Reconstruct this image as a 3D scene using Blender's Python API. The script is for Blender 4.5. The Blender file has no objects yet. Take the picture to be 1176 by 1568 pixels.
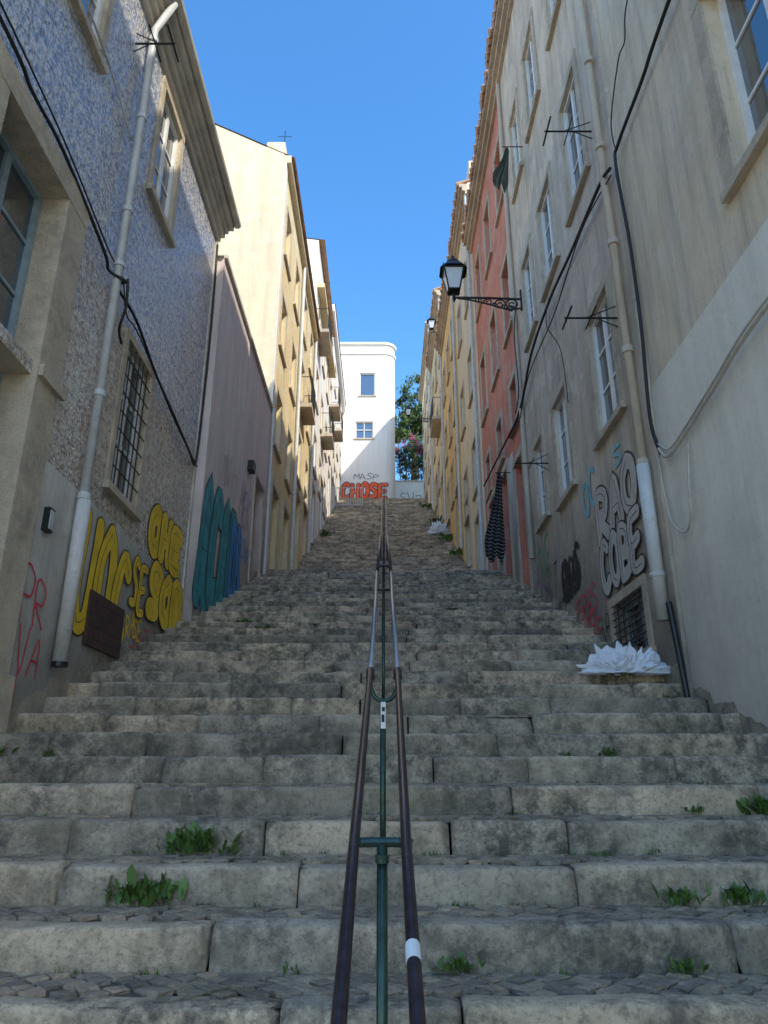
import bpy, math, random
from mathutils import Vector, noise
random.seed(7)
R=random.random
def U(a,b): return a+(b-a)*R()
SC=bpy.context.scene
# ------------------------------------------------------------------ materials
def newmat(name):
    m=bpy.data.materials.new(name); m.use_nodes=True
    nt=m.node_tree; return m,nt,nt.nodes['Principled BSDF']
class NT:
    def __init__(s,nt): s.nt=nt
    def n(s,t,**k):
        x=s.nt.nodes.new(t)
        for a,v in k.items(): setattr(x,a,v)
        return x
    def l(s,a,b): s.nt.links.new(a,b)
    def pos(s,scale=(1,1,1)):
        g=s.n('ShaderNodeNewGeometry'); m=s.n('ShaderNodeMapping'); m.inputs['Scale'].default_value=scale
        s.l(g.outputs['Position'],m.inputs['Vector']); return m.outputs['Vector']
    def noise(s,vec,scale,detail=4,rough=.6):
        x=s.n('ShaderNodeTexNoise'); x.inputs['Scale'].default_value=scale; x.inputs['Detail'].default_value=min(detail,4)
        x.inputs['Roughness'].default_value=rough; s.l(vec,x.inputs['Vector']); return x.outputs['Fac']
    def ramp(s,fac,stops):
        x=s.n('ShaderNodeValToRGB'); e=x.color_ramp.elements
        while len(e)<len(stops): e.new(.5)
        for i,(p,c) in enumerate(stops):
            e[i].position=p; e[i].color=(c,c,c,1) if isinstance(c,(int,float)) else (*c,1)
        s.l(fac,x.inputs['Fac']); return x.outputs['Color']
    def mix(s,fac,a,b,mode='MIX'):
        x=s.n('ShaderNodeMix',data_type='RGBA',blend_type=mode)
        for sock,v in ((x.inputs[0],fac),(x.inputs[6],a),(x.inputs[7],b)):
            if hasattr(v,'is_linked') or hasattr(v,'links'): s.l(v,sock)
            elif isinstance(v,(int,float)): sock.default_value=v
            else: sock.default_value=(*v,1)
        return x.outputs[2]
    def math(s,op,a,b=0,clamp=False):
        x=s.n('ShaderNodeMath',operation=op,use_clamp=clamp)
        for i,v in enumerate((a,b)):
            if isinstance(v,(int,float)): x.inputs[i].default_value=v
            else: s.l(v,x.inputs[i])
        return x.outputs[0]
    def bump(s,h,strength,dist,bs):
        x=s.n('ShaderNodeBump'); x.inputs['Strength'].default_value=strength; x.inputs['Distance'].default_value=dist
        s.l(h,x.inputs['Height']); s.l(x.outputs['Normal'],bs.inputs['Normal'])
def plaster(name,c1,c2,dirt=(.2,.175,.14),amt=.5,grime=True,rough=.9,patch=None,streak=.5):
    m,nt,bs=newmat(name); t=NT(nt); p=t.pos()
    big=t.ramp(t.noise(p,.9,7,.65),[(.35,0),(.68,1)])
    col=t.mix(big,c1,c2)
    if patch:
        pf=t.ramp(t.noise(p,1.7,4,.5),[(.56,0),(.58,1)])
        col=t.mix(pf,col,patch)
    st=t.ramp(t.noise(t.pos((3.2,3.2,.25)),1.6,8,.75),[(.43,0),(.75,1)])
    col=t.mix(t.math('MULTIPLY',st,streak),col,dirt)
    sp=t.ramp(t.noise(p,14,8,.75),[(.54,0),(.7,1)])
    col=t.mix(t.math('MULTIPLY',sp,amt*.55),col,dirt)
    if grime:
        g=t.n('ShaderNodeNewGeometry'); sx=t.n('ShaderNodeSeparateXYZ'); t.l(g.outputs['Position'],sx.inputs[0])
        h=t.math('SUBTRACT',sx.outputs['Z'],t.math('MULTIPLY',sx.outputs['Y'],.3905))
        h=t.math('ADD',h,1.77)
        h=t.math('ADD',h,t.math('MULTIPLY',t.noise(p,2.2,6,.7),-2.2))
        gf=t.ramp(t.math('MULTIPLY',t.math('ADD',h,1.2),.4),[(.05,1),(.85,0)])
        col=t.mix(t.math('MULTIPLY',gf,min(.95,amt*1.6)),col,dirt)
    t.l(col,bs.inputs['Base Color']); bs.inputs['Roughness'].default_value=rough
    hh=t.math('ADD',t.noise(p,55,6,.7),t.math('MULTIPLY',t.noise(p,4,5,.6),2.5))
    t.bump(hh,.4,.014,bs); return m
def stone(name,c1,c2,dark=(.09,.08,.062),moss=(.15,.145,.07),dk=.5,scale=1.0,island=True,warm=(.58,.4,.23),riser=0):
    m,nt,bs=newmat(name); t=NT(nt); p=t.pos()
    col=t.mix(t.ramp(t.noise(p,3*scale,8,.7),[(.3,0),(.7,1)]),c1,c2)
    g=t.n('ShaderNodeNewGeometry')
    if island:
        col=t.mix(.7,col,t.ramp(g.outputs['Random Per Island'],[(0,(.5,.48,.46)),(.4,(.9,.87,.83)),(.75,(1.15,1.06,.94)),(1,(1.35,1.27,1.12))]),'MULTIPLY')
        wf=t.ramp(g.outputs['Random Per Island'],[(.6,0),(.9,.6)])
        col=t.mix(t.math('MULTIPLY',wf,t.noise(p,2,4,.6)),col,warm)
    n1=t.noise(p,1.3,8,.75)
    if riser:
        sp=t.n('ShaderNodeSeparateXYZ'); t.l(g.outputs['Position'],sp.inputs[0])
        ydark=t.ramp(t.math('MULTIPLY',sp.outputs['Y'],.05),[(.15,0),(.5,.07),(.85,.10),(1,.03)])  # dark blotches increase up the first flight, ease off past its top
        n1=t.math('ADD',n1,ydark)
    d1=t.ramp(n1,[(.41,0),(.58,1)])
    d2=t.ramp(t.noise(p,9,10,.8),[(.38,0),(.6,1)])
    col=t.mix(t.math('MULTIPLY',t.math('MULTIPLY',d1,d2),dk*1.5,True),col,dark)
    pit=t.ramp(t.noise(p,48,8,.8),[(.5,0),(.65,1)])
    col=t.mix(t.math('MULTIPLY',pit,dk*.9),col,dark)
    mo=t.ramp(t.noise(t.pos((1,1,1.7)),2.1,7,.7),[(.53,0),(.68,1)])
    col=t.mix(t.math('MULTIPLY',t.math('MULTIPLY',mo,t.noise(p,20,5,.7)),.8),col,moss)
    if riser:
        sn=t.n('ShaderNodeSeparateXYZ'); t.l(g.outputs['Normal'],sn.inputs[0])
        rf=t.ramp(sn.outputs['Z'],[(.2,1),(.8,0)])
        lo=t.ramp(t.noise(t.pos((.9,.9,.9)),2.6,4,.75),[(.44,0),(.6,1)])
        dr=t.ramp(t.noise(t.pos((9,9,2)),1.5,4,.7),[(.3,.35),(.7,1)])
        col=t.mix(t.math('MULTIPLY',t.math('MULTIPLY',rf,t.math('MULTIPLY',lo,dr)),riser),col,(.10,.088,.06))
    t.l(col,bs.inputs['Base Color']); bs.inputs['Roughness'].default_value=.88
    hh=t.math('ADD',t.noise(p,60,8,.75),t.math('MULTIPLY',t.noise(p,11,7,.7),1.3))
    t.bump(hh,.7,.02,bs); return m
def flat(name,c,rough=.6,metal=0,var=.25,spec=None,scale=8):
    m,nt,bs=newmat(name); t=NT(nt); p=t.pos()
    f=t.ramp(t.noise(p,scale,6,.7),[(.3,0),(.75,1)])
    t.l(t.mix(f,tuple(min(1,x*(1+var*.4)) for x in c),tuple(x*(1-var) for x in c)),bs.inputs['Base Color'])
    bs.inputs['Roughness'].default_value=rough; bs.inputs['Metallic'].default_value=metal
    t.bump(t.noise(p,40,4,.6),.15,.005,bs); return m
def glassmat(name,c=(.03,.04,.05),rough=.03):
    m,nt,bs=newmat(name); t=NT(nt); p=t.pos()
    bs.inputs['Base Color'].default_value=(*c,1); bs.inputs['Roughness'].default_value=rough
    bs.inputs['IOR'].default_value=2.8
    t.bump(t.noise(p,1.6,2,.4),.05,.05,bs); return m
def leafmat(name,c1,c2):
    m,nt,bs=newmat(name); t=NT(nt); g=t.n('ShaderNodeNewGeometry')
    t.l(t.ramp(g.outputs['Random Per Island'],[(0,c1),(1,c2)]),bs.inputs['Base Color'])
    bs.inputs['Roughness'].default_value=.55
    return m
def tilemat(name):
    m,nt,bs=newmat(name); t=NT(nt); p=t.pos()
    g=t.n('ShaderNodeNewGeometry'); sx=t.n('ShaderNodeSeparateXYZ'); t.l(g.outputs['Position'],sx.inputs[0])
    cb=t.n('ShaderNodeCombineXYZ'); t.l(sx.outputs['Y'],cb.inputs[0]); t.l(sx.outputs['Z'],cb.inputs[1])
    br=t.n('ShaderNodeTexBrick'); br.offset=0; br.inputs['Scale'].default_value=1; br.inputs['Brick Width'].default_value=.14
    br.inputs['Row Height'].default_value=.14; br.inputs['Mortar Size'].default_value=.003; t.l(cb.outputs[0],br.inputs['Vector'])
    vo=t.n('ShaderNodeTexVoronoi'); vo.inputs['Scale'].default_value=24; t.l(cb.outputs[0],vo.inputs['Vector'])
    rel=t.ramp(vo.outputs['Distance'],[(.15,0),(.5,1)])
    vo2=t.n('ShaderNodeTexVoronoi'); vo2.inputs['Scale'].default_value=34; t.l(cb.outputs[0],vo2.inputs['Vector'])
    sc=t.n('ShaderNodeSeparateColor'); t.l(vo.outputs['Color'],sc.inputs[0])
    sc2=t.n('ShaderNodeSeparateColor'); t.l(vo2.outputs['Color'],sc2.inputs[0])
    col=t.ramp(sc.outputs[0],[(.15,(.29,.23,.17)),(.45,(.48,.4,.3)),(.6,(.7,.62,.51)),(.85,(.42,.38,.34))])
    sky_sheen=t.ramp(sc.outputs[0],[(.15,(.15,.21,.36)),(.45,(.34,.42,.58)),(.6,(.74,.75,.76)),(.85,(.25,.34,.52))])  # bluish sky reflection painted into the tile colour
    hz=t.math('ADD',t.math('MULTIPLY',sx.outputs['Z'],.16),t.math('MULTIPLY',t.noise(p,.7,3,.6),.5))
    col=t.mix(t.ramp(hz,[(.9,0),(1.25,.8)]),col,sky_sheen)  # painted sky sheen grows with height
    col=t.mix(t.ramp(sc2.outputs[0],[(.6,0),(.65,.7)]),col,(.72,.67,.59))
    big=t.ramp(t.noise(p,.8,4,.65),[(.4,0),(.7,1)])
    col=t.mix(t.math('MULTIPLY',big,.3),col,(.28,.24,.2))
    col=t.mix(br.outputs['Fac'],col,(.24,.2,.16))
    t.l(col,bs.inputs['Base Color']); bs.inputs['Roughness'].default_value=.2; bs.inputs['IOR'].default_value=1.75
    hh=t.math('SUBTRACT',t.math('MULTIPLY',rel,1.0),t.math('MULTIPLY',br.outputs['Fac'],.8))
    hh=t.math('ADD',hh,t.math('MULTIPLY',t.noise(p,70,3,.5),.6))
    t.bump(hh,.5,.012,bs); return m

M={}
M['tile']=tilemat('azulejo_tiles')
M['dado']=plaster('grey_plaster',(.7,.66,.58),(.56,.52,.46),amt=.5)
M['pink']=plaster('pink_plaster',(.74,.61,.55),(.64,.54,.5),amt=.4,streak=.35,patch=(.7,.61,.56))
M['cream']=plaster('cream_plaster',(.8,.67,.44),(.7,.59,.41),grime=False,streak=.5,dirt=(.44,.36,.24),patch=(.75,.65,.46))
M['yellow']=plaster('yellow_plaster',(.78,.62,.32),(.68,.54,.31),grime=False,streak=.4,dirt=(.38,.28,.15),patch=(.76,.66,.42))
M['white']=plaster('white_plaster',(.84,.82,.77),(.78,.76,.72),grime=False,streak=.2,amt=.25,dirt=(.45,.42,.36))
M['beige']=plaster('beige_plaster',(.68,.56,.42),(.52,.435,.335),amt=.6,patch=(.7,.59,.45),streak=.6)
M['ochre']=plaster('ochre_plaster',(.78,.64,.44),(.66,.54,.37),amt=.35,streak=.5,patch=(.74,.62,.45))
M['pale']=plaster('pale_plaster',(.86,.78,.63),(.79,.72,.58),amt=.28,streak=.2)
M['red']=plaster('red_plaster',(.7,.24,.15),(.52,.19,.12),grime=False,streak=.45,patch=(.62,.28,.19),dirt=(.25,.14,.1))
M['orange']=plaster('orange_plaster',(.8,.52,.18),(.7,.46,.19),grime=False,streak=.4,dirt=(.35,.24,.12))
M['tan']=plaster('tan_plaster',(.78,.61,.33),(.68,.55,.33),grime=False,streak=.45)
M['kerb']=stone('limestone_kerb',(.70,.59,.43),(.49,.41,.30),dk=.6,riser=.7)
M['cobble']=stone('cobble_stone',(.5,.41,.3),(.33,.27,.2),dk=.4,scale=2,moss=(.18,.165,.08))
M['dirt']=stone('joint_dirt',(.17,.13,.085),(.11,.088,.058),dk=.3,island=False)
M['trim']=stone('stone_trim',(.68,.57,.41),(.53,.44,.32),dk=.25,island=False,moss=(.4,.33,.22))
M['plinth']=stone('worn_plinth',(.5,.43,.33),(.34,.29,.22),dk=.45,island=False)
M['bounce_sheet']=stone('pale_bounce_sheet',(.66,.57,.44),(.58,.5,.39),dk=.08,island=False,moss=(.4,.38,.3))  # pale colour for the added bounce ground
M['ground']=stone('ground_soil',(.36,.31,.23),(.28,.25,.18),island=False,dk=.2)
M['glass']=glassmat('window_glass')
M['wframe']=flat('white_paint',(.8,.78,.73),.5,var=.15)
M['bframe']=flat('greyblue_paint',(.26,.34,.37),.55,var=.3)
M['door']=flat('door_wood',(.3,.2,.14),.6,scale=3)
M['iron']=flat('black_iron',(.018,.02,.02),.45,.3)
M['rail']=flat('rail_paint',(.05,.037,.042),.3,.5,scale=30,var=.6)
M['railg']=flat('green_rail_paint',(.035,.07,.055),.3,.5,scale=30,var=.6)
M['steel']=flat('worn_steel',(.45,.42,.42),.3,.9)
M['cable']=flat('black_cable',(.015,.015,.016),.6)
M['wcable']=flat('white_cable',(.55,.5,.41),.6)
M['pipe']=flat('grey_pipe',(.54,.55,.53),.5)
M['pipew']=plaster('white_pipe',(.76,.73,.67),(.68,.65,.59),amt=.4,streak=.3)
M['pipeb']=plaster('beige_pipe',(.6,.52,.4),(.5,.43,.33),amt=.4,streak=.4)
M['rust']=flat('rusty_plate',(.09,.05,.038),.8,.2,var=.5,scale=14)
M['eave']=flat('eave_moulding',(.6,.54,.44),.7,scale=3,var=.35)
M['rtile']=flat('roof_tile',(.45,.27,.17),.85,var=.5,scale=3)
M['cornice']=plaster('cornice_plaster',(.6,.49,.36),(.42,.34,.25),grime=False,streak=.7)
M['lampglass']=flat('frosted_glass',(.6,.61,.6),.2,var=.1)
M['cloth']=flat('grey_green_cloth',(.1,.13,.11),.9)
M['sticker']=flat('sticker_paper',(.75,.75,.72),.6)
M['leaf']=leafmat('weed_leaf',(.04,.08,.015),(.11,.2,.04))
M['dleaf']=leafmat('dry_leaf',(.25,.14,.06),(.5,.4,.22))
M['tleaf']=leafmat('tree_leaf',(.03,.06,.015),(.1,.17,.03))
M['fl']=leafmat('bougainvillea_petal',(.35,.02,.15),(.6,.08,.3))
M['bark']=flat('bark',(.12,.09,.06),.9)
M['black']=flat('spray_black',(.012,.012,.014),.6,var=.3)
M['gyel']=flat('spray_yellow',(.86,.56,.03),.6,scale=4,var=.3)
M['gteal']=flat('spray_teal',(.03,.31,.34),.6,scale=3,var=.6)
M['gblue']=flat('spray_blue',(.05,.26,.56),.6,scale=3,var=.4)
M['gred']=flat('spray_red',(.7,.03,.07),.6)
M['ggreen']=flat('spray_green',(.15,.45,.15),.6)
M['gsil']=flat('spray_grey',(.54,.51,.45),.55,scale=3)
M['gora']=flat('spray_orange',(.88,.11,.02),.6,scale=3)
M['glb']=flat('spray_lightblue',(.2,.5,.56),.6)
M['gpurp']=flat('spray_violet',(.2,.12,.3),.6)
m,nt,bs=newmat('plastic_film'); bs.inputs['Base Color'].default_value=(.85,.88,.92,1); bs.inputs['Roughness'].default_value=.18; bs.inputs['Transmission Weight'].default_value=.25; bs.inputs['IOR'].default_value=1.3; M['plastic']=m
m,nt,bs=newmat('striped_fabric'); t=NT(nt)
w=t.n('ShaderNodeTexWave'); w.inputs['Scale'].default_value=4.0; w.inputs['Distortion'].default_value=2.5; w.bands_direction='Z'
t.l(t.pos((1,1,1)),w.inputs['Vector']); t.l(t.ramp(w.outputs['Fac'],[(.93,(.012,.012,.014)),(.97,(.4,.4,.38))]),bs.inputs['Base Color']); bs.inputs['Roughness'].default_value=.9
M['fabric']=m
# ------------------------------------------------------------------ mesh helpers
class Obj:
    """a real-world object: an Empty with one child mesh per part"""
    def __init__(s,name,loc=(0,0,0)): s.name=name; s.parts={}; s.loc=Vector(loc)
    def part(s,p,mat):
        k=(p,mat)
        if k not in s.parts: s.parts[k]=([],[])
        return s.parts[k]
    def poly(s,p,mat,pts):
        v,f=s.part(p,mat); b=len(v); v.extend(tuple(q) for q in pts); f.append(tuple(range(b,b+len(pts))))
    def mesh(s,p,mat,vs,fs):
        v,f=s.part(p,mat); b=len(v); v.extend(tuple(q) for q in vs); f.extend(tuple(i+b for i in q) for q in fs)
    def box(s,p,mat,a,b):
        x0,x1=sorted((a[0],b[0])); y0,y1=sorted((a[1],b[1])); z0,z1=sorted((a[2],b[2]))
        s.mesh(p,mat,[(x0,y0,z0),(x1,y0,z0),(x1,y1,z0),(x0,y1,z0),(x0,y0,z1),(x1,y0,z1),(x1,y1,z1),(x0,y1,z1)],
          [(3,2,1,0),(4,5,6,7),(0,1,5,4),(1,2,6,5),(2,3,7,6),(3,0,4,7)])
    def tube(s,p,mat,pts,r,seg=8,cap=True):
        pts=[Vector(q) for q in pts]; n=len(pts); vs=[];fs=[]
        rr=r if isinstance(r,(list,tuple)) else [r]*n
        up=None
        for i,q in enumerate(pts):
            d=(pts[min(i+1,n-1)]-pts[max(i-1,0)]).normalized()
            if up is None:
                up=Vector((0,0,1)) if abs(d.z)<.9 else Vector((1,0,0))
            a=d.cross(up).normalized(); b=a.cross(d).normalized(); up=b
            for k in range(seg):
                an=2*math.pi*k/seg; vs.append(q+(a*math.cos(an)+b*math.sin(an))*rr[i])
        for i in range(n-1):
            for k in range(seg):
                k2=(k+1)%seg; fs.append((i*seg+k,i*seg+k2,(i+1)*seg+k2,(i+1)*seg+k))
        if cap: fs.append(tuple(range(seg-1,-1,-1))); fs.append(tuple((n-1)*seg+k for k in range(seg)))
        s.mesh(p,mat,vs,fs)
    def done(s,smooth=()):
        e=bpy.data.objects.new(s.name,None); bpy.context.collection.objects.link(e); e.location=s.loc
        for (p,mat),(v,f) in s.parts.items():
            me=bpy.data.meshes.new(p); me.from_pydata([Vector(q)-s.loc for q in v],[],f); me.update()
            me.materials.append(M[mat])
            if p in smooth:
                for q in me.polygons: q.use_smooth=True
            o=bpy.data.objects.new(p,me); bpy.context.collection.objects.link(o); o.parent=e
        return e
def smoothpts(pts,k=6):
    pts=[Vector(p) for p in pts]; out=[]
    for i in range(len(pts)-1):
        p0=pts[max(i-1,0)];p1=pts[i];p2=pts[i+1];p3=pts[min(i+2,len(pts)-1)]
        for j in range(k):
            u=j/k; out.append(.5*((2*p1)+(p2-p0)*u+(2*p0-5*p1+4*p2-p3)*u*u+(3*p1-p0-3*p2+p3)*u**3))
    out.append(pts[-1]); return out
def WP(side,Xw,y,z,o=0): return (side*(Xw-o),y,z)
def wbox(ob,p,mat,side,Xw,y0,y1,z0,z1,o0,o1): ob.box(p,mat,WP(side,Xw,y0,z0,o0),WP(side,Xw,y1,z1,o1))
# ------------------------------------------------------------------ facade + windows
def window(ob,side,Xw,y0,y1,z0,z1,fr='wframe',trim='trim',kind='win',tw=.13,dep=.16):
    S=side; e=.001
    if trim:
        wbox(ob,'stone_surrounds',trim,S,Xw,y0-tw,y0,z0-.02,z1,e,.028)
        wbox(ob,'stone_surrounds',trim,S,Xw,y1,y1+tw,z0-.02,z1,e,.028)
        wbox(ob,'stone_surrounds',trim,S,Xw,y0-tw,y1+tw,z1,z1+tw,e,.032)
        if kind!='door': wbox(ob,'stone_surrounds',trim,S,Xw,y0-tw-.03,y1+tw+.03,z0-.1,z0-.02,e,.07)
    f=.05; g=-dep
    if kind=='door':
        dm='door' if fr!='bframe' else 'bframe'
        wbox(ob,'door_leaf',dm,S,Xw,y0,y1,z0,z1,g-.04,g)
        n=2
        for i in range(n):
            ya=y0+(y1-y0)*i/n+.07; yb=y0+(y1-y0)*(i+1)/n-.07
            for (a,b) in ((.08,.4),(.46,.92)):
                wbox(ob,'door_panels',dm,S,Xw,ya,yb,z0+(z1-z0)*a,z0+(z1-z0)*b,g+.001,g+.025)
        return
    wbox(ob,'window_glass','glass',S,Xw,y0,y1,z0,z1,g-.03,g-.01)
    for (a,b,c,d) in ((y0,y0+f,z0,z1),(y1-f,y1,z0,z1),(y0+f,y1-f,z0,z0+f),(y0+f,y1-f,z1-f,z1)):
        wbox(ob,'window_frames',fr,S,Xw,a,b,c,d,g-.02,g+.035)
    ym=(y0+y1)/2
    wbox(ob,'window_frames',fr,S,Xw,ym-.035,ym+.035,z0+f,z1-f,g-.02,g+.02)
    for h in (.36,.68):
        zz=z0+(z1-z0)*h
        wbox(ob,'window_frames',fr,S,Xw,y0+f,ym-.035,zz-.015,zz+.015,g-.02,g+.005)
        wbox(ob,'window_frames',fr,S,Xw,ym+.035,y1-f,zz-.015,zz+.015,g-.02,g+.005)
    if kind=='bars':
        n=6
        for i in range(1,n):
            yy=y0+(y1-y0)*i/n; ob.tube('window_bars','iron',[WP(S,Xw,yy,z0-.02,.01),WP(S,Xw,yy,z1,.01)],.008,6)
        for i in range(1,8):
            zz=z0+(z1-z0)*i/8; ob.tube('window_bars','iron',[WP(S,Xw,y0-.02,zz,.018),WP(S,Xw,y1+.02,zz,.018)],.008,6)
def facade(ob,side,Xw,Y0,Y1,z0,z1,wins,mat,dep=.16,rev=None):
    ys=sorted(set([Y0,Y1]+[w[0] for w in wins]+[w[1] for w in wins]))
    zs=sorted(set([z0,z1]+[w[2] for w in wins]+[w[3] for w in wins]))
    for i in range(len(ys)-1):
        for j in range(len(zs)-1):
            yc=(ys[i]+ys[i+1])/2; zc=(zs[j]+zs[j+1])/2
            if any(w[0]<yc<w[1] and w[2]<zc<w[3] for w in wins): continue
            ob.poly('facade_wall',mat,[WP(side,Xw,ys[i],zs[j]),WP(side,Xw,ys[i+1],zs[j]),WP(side,Xw,ys[i+1],zs[j+1]),WP(side,Xw,ys[i],zs[j+1])])
    for w in wins:
        a,b,c,d=w[:4]; dd=(w[4].get('dep',dep) if len(w)>4 else dep); q=-dd-.03
        for e in (((a,c),(b,c)),((b,c),(b,d)),((b,d),(a,d)),((a,d),(a,c))):
            (ya,za),(yb,zb)=e
            ob.poly('reveals',rev or mat,[WP(side,Xw,ya,za,0),WP(side,Xw,yb,zb,0),WP(side,Xw,yb,zb,q),WP(side,Xw,ya,za,q)])
        window(ob,side,Xw,a+.002,b-.002,c+.002,d-.002,**(w[4] if len(w)>4 else {}))
def shell(ob,side,Xw,Y0,Y1,z0,z1,depth,mat,zr=None,endmat=None,roof='rtile',ridge=2.6):
    zr=zr if zr else z1+1.2
    em=endmat or mat
    a=side*Xw; b=side*(Xw+depth); r=side*(Xw+ridge)
    for Y in (Y0,Y1):
        ob.poly('end_walls',em,[(a,Y,z0),(b,Y,z0),(b,Y,z1),(r,Y,zr),(a,Y,z1)])
    ob.poly('back_wall',mat,[(b,Y0,z0),(b,Y1,z0),(b,Y1,z1),(b,Y0,z1)])
    e=side*(Xw-.25); k=(zr-z1)/ridge
    ob.poly('roof',roof,[(e,Y0,z1+.06-.25*k),(e,Y1,z1+.06-.25*k),(r,Y1,zr+.06),(r,Y0,zr+.06)])
    ob.poly('roof',roof,[(r,Y0,zr+.06),(r,Y1,zr+.06),(b,Y1,z1+.06),(b,Y0,z1+.06)])
def tile_eave(ob,side,Xw,Y0,Y1,z,out=.32,mat='cornice',tiles=True):
    wbox(ob,'cornice',mat,side,Xw,Y0,Y1,z-.42,z-.3,.001,.08)
    wbox(ob,'cornice',mat,side,Xw,Y0,Y1,z-.3,z-.16,.001,.17)
    wbox(ob,'cornice',mat,side,Xw,Y0,Y1,z-.16,z-.04,.001,.26)
    if tiles:
        y=Y0+.1
        while y<Y1:
            j=U(-.03,.04)
            ob.tube('eave_tiles','rtile',[WP(side,Xw,y,z+.0+U(-.01,.01),out+j),WP(side,Xw,y,z+.2,-.3)],.085,8)
            y+=.19
# ------------------------------------------------------------------ graffiti
GL={'U':[[(0,1),(0,.3),(.25,0),(.6,.05),(.7,.4),(.7,1)]],'D':[[(0,0),(0,1),(.5,.9),(.7,.5),(.5,.08),(0,0)]],'I':[[(.2,0),(.2,1)]],
'N':[[(0,0),(0,1),(.65,0),(.65,1)]],'E':[[(.65,1),(0,.95),(0,.5),(.5,.52)],[(0,.5),(0,.02),(.65,0)]],'A':[[(0,0),(.35,1),(.7,0)],[(.15,.4),(.55,.4)]],
'R':[[(0,0),(0,1),(.6,.85),(.5,.5),(.05,.48),(.65,0)]],'S':[[(.65,.9),(.2,1),(.05,.7),(.55,.42),(.55,.1),(.0,.05)]],'O':[[(.35,1),(.02,.7),(.05,.2),(.4,0),(.68,.3),(.65,.8),(.35,1)]],
'H':[[(0,0),(0,1)],[(.65,0),(.65,1)],[(0,.5),(.65,.5)]],'C':[[(.65,.85),(.3,1),(.02,.6),(.1,.15),(.4,0),(.68,.15)]],'K':[[(0,0),(0,1)],[(.6,1),(.05,.5),(.65,0)]],
'M':[[(0,0),(.05,1),(.35,.4),(.65,1),(.7,0)]],'P':[[(0,0),(0,1),(.6,.85),(.5,.5),(.05,.48)]],'T':[[(0,1),(.7,1)],[(.35,1),(.35,0)]],'Z':[[(0,1),(.65,1),(0,0),(.7,0)]],'V':[[(0,1),(.35,0),(.7,1)]],
'B':[[(0,0),(0,1),(.55,.88),(.45,.55),(.05,.5),(.65,.4),(.6,.08),(0,0)]]}
class Wall:
    """maps wall (u along reading direction, v up) to 3D"""
    def __init__(s,kind,c): s.kind=kind; s.c=c
    def p(s,u,v,o):
        if s.kind=='L': return (-(s.c-o),u,v)
        if s.kind=='R': return ((s.c-o),-u,v)
        return (u,s.c-o,v)
def ribbon(ob,wall,pts,w,mat,off,part='paint'):
    pts=smoothpts([(a,b,0) for a,b in pts],5); n=len(pts); vs=[];fs=[]
    for i,q in enumerate(pts):
        d=(pts[min(i+1,n-1)]-pts[max(i-1,0)])
        if d.length<1e-6: d=Vector((1,0,0))
        d.normalize(); nx,ny=-d.y,d.x
        ww=w*(1+.12*noise.noise(Vector((q.x*3,q.y*3,w*9))))
        o=off+i*2e-5
        vs.append(wall.p(q.x+nx*ww/2,q.y+ny*ww/2,o)); vs.append(wall.p(q.x-nx*ww/2,q.y-ny*ww/2,o))
    for i in range(n-1): fs.append((2*i,2*i+1,2*i+3,2*i+2))
    ob.mesh(part,mat,vs,fs)
    for e,kk in ((0,1),(n-1,2)):
        q=pts[e]; o=off+.0003*kk+n*2e-5
        ob.poly(part,mat,[wall.p(q.x+math.cos(k*math.pi/6)*w/2,q.y+math.sin(k*math.pi/6)*w/2,o) for k in range(12)])
def bubble(ob,wall,text,u0,v0,cw,h,fill,wf=.28,ol=.03,slope=0,line='black',o=.0045,inner=True):
    o0=o
    for i,ch in enumerate(text):
        du=u0+i*cw; dv=v0+slope*i*cw; o=o0+i*.0042
        hh=h*U(.9,1.05); dv+=U(-.04,.04)*h
        sk=[[(du+a*cw*1.0+(b)*.05*h,dv+b*hh) for a,b in st] for st in GL[ch]]
        for st in sk: ribbon(ob,wall,st,wf*cw+ol*2,line,o)
        for j,st in enumerate(sk): ribbon(ob,wall,st,wf*cw,fill,o+.0014+j*.0009)
        if inner:
            for st in sk: ribbon(ob,wall,[(a+U(-.01,.01),b+U(-.01,.01)) for a,b in st[:4]],ol*.5,line,o+.0036)
def tag(ob,wall,text,u0,v0,cw,h,mat,w=.018,slope=0,o=.004):
    for i,ch in enumerate(text):
        du=u0+i*cw; dv=v0+slope*i*cw+U(-.1,.1)*h; s=U(.8,1.25); k=U(-.15,.25)
        for j,st in enumerate(GL[ch]):
            ribbon(ob,wall,[(du+a*cw*1.15+b*k*h,dv+b*h*s) for a,b in st],w,mat,o+j*.0006+i%2*.0013)
# ------------------------------------------------------------------ ground & stairs
def zst(y): return -1.771+.3905*y
Y2a,Z2a=18.4,4.55
def gz(y):
    if y<-1: return zst(-1)
    if y<16: return zst(y)
    if y<Y2a: return 4.5
    if y<41.5: return Z2a+.5*(y-Y2a)
    return 16.1
g=Obj('ground')
ysamp=[-400,-60,-20,-3,-1]+[y for y in range(0,42,2)]+[41.5,44,60,120,600]
vs=[];fs=[]
for y in ysamp:
    for x in (-400,-40,-4,4,40,400): vs.append((x,y,gz(y)-.4))
for i in range(len(ysamp)-1):
    for k in range(5): fs.append((i*6+k,i*6+k+1,(i+1)*6+k+1,(i+1)*6+k))
g.mesh('terrain','ground',vs,fs); g.done()
g=Obj('bounce_ground'); g.poly('bounce_sheet','bounce_sheet',[(-40,-60,-2.3),(40,-60,-2.3),(40,-1.2,-2.3),(-40,-1.2,-2.3)]); g.done()  # unseen pale ground added behind the camera to bounce sunlight onto the steps

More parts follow.
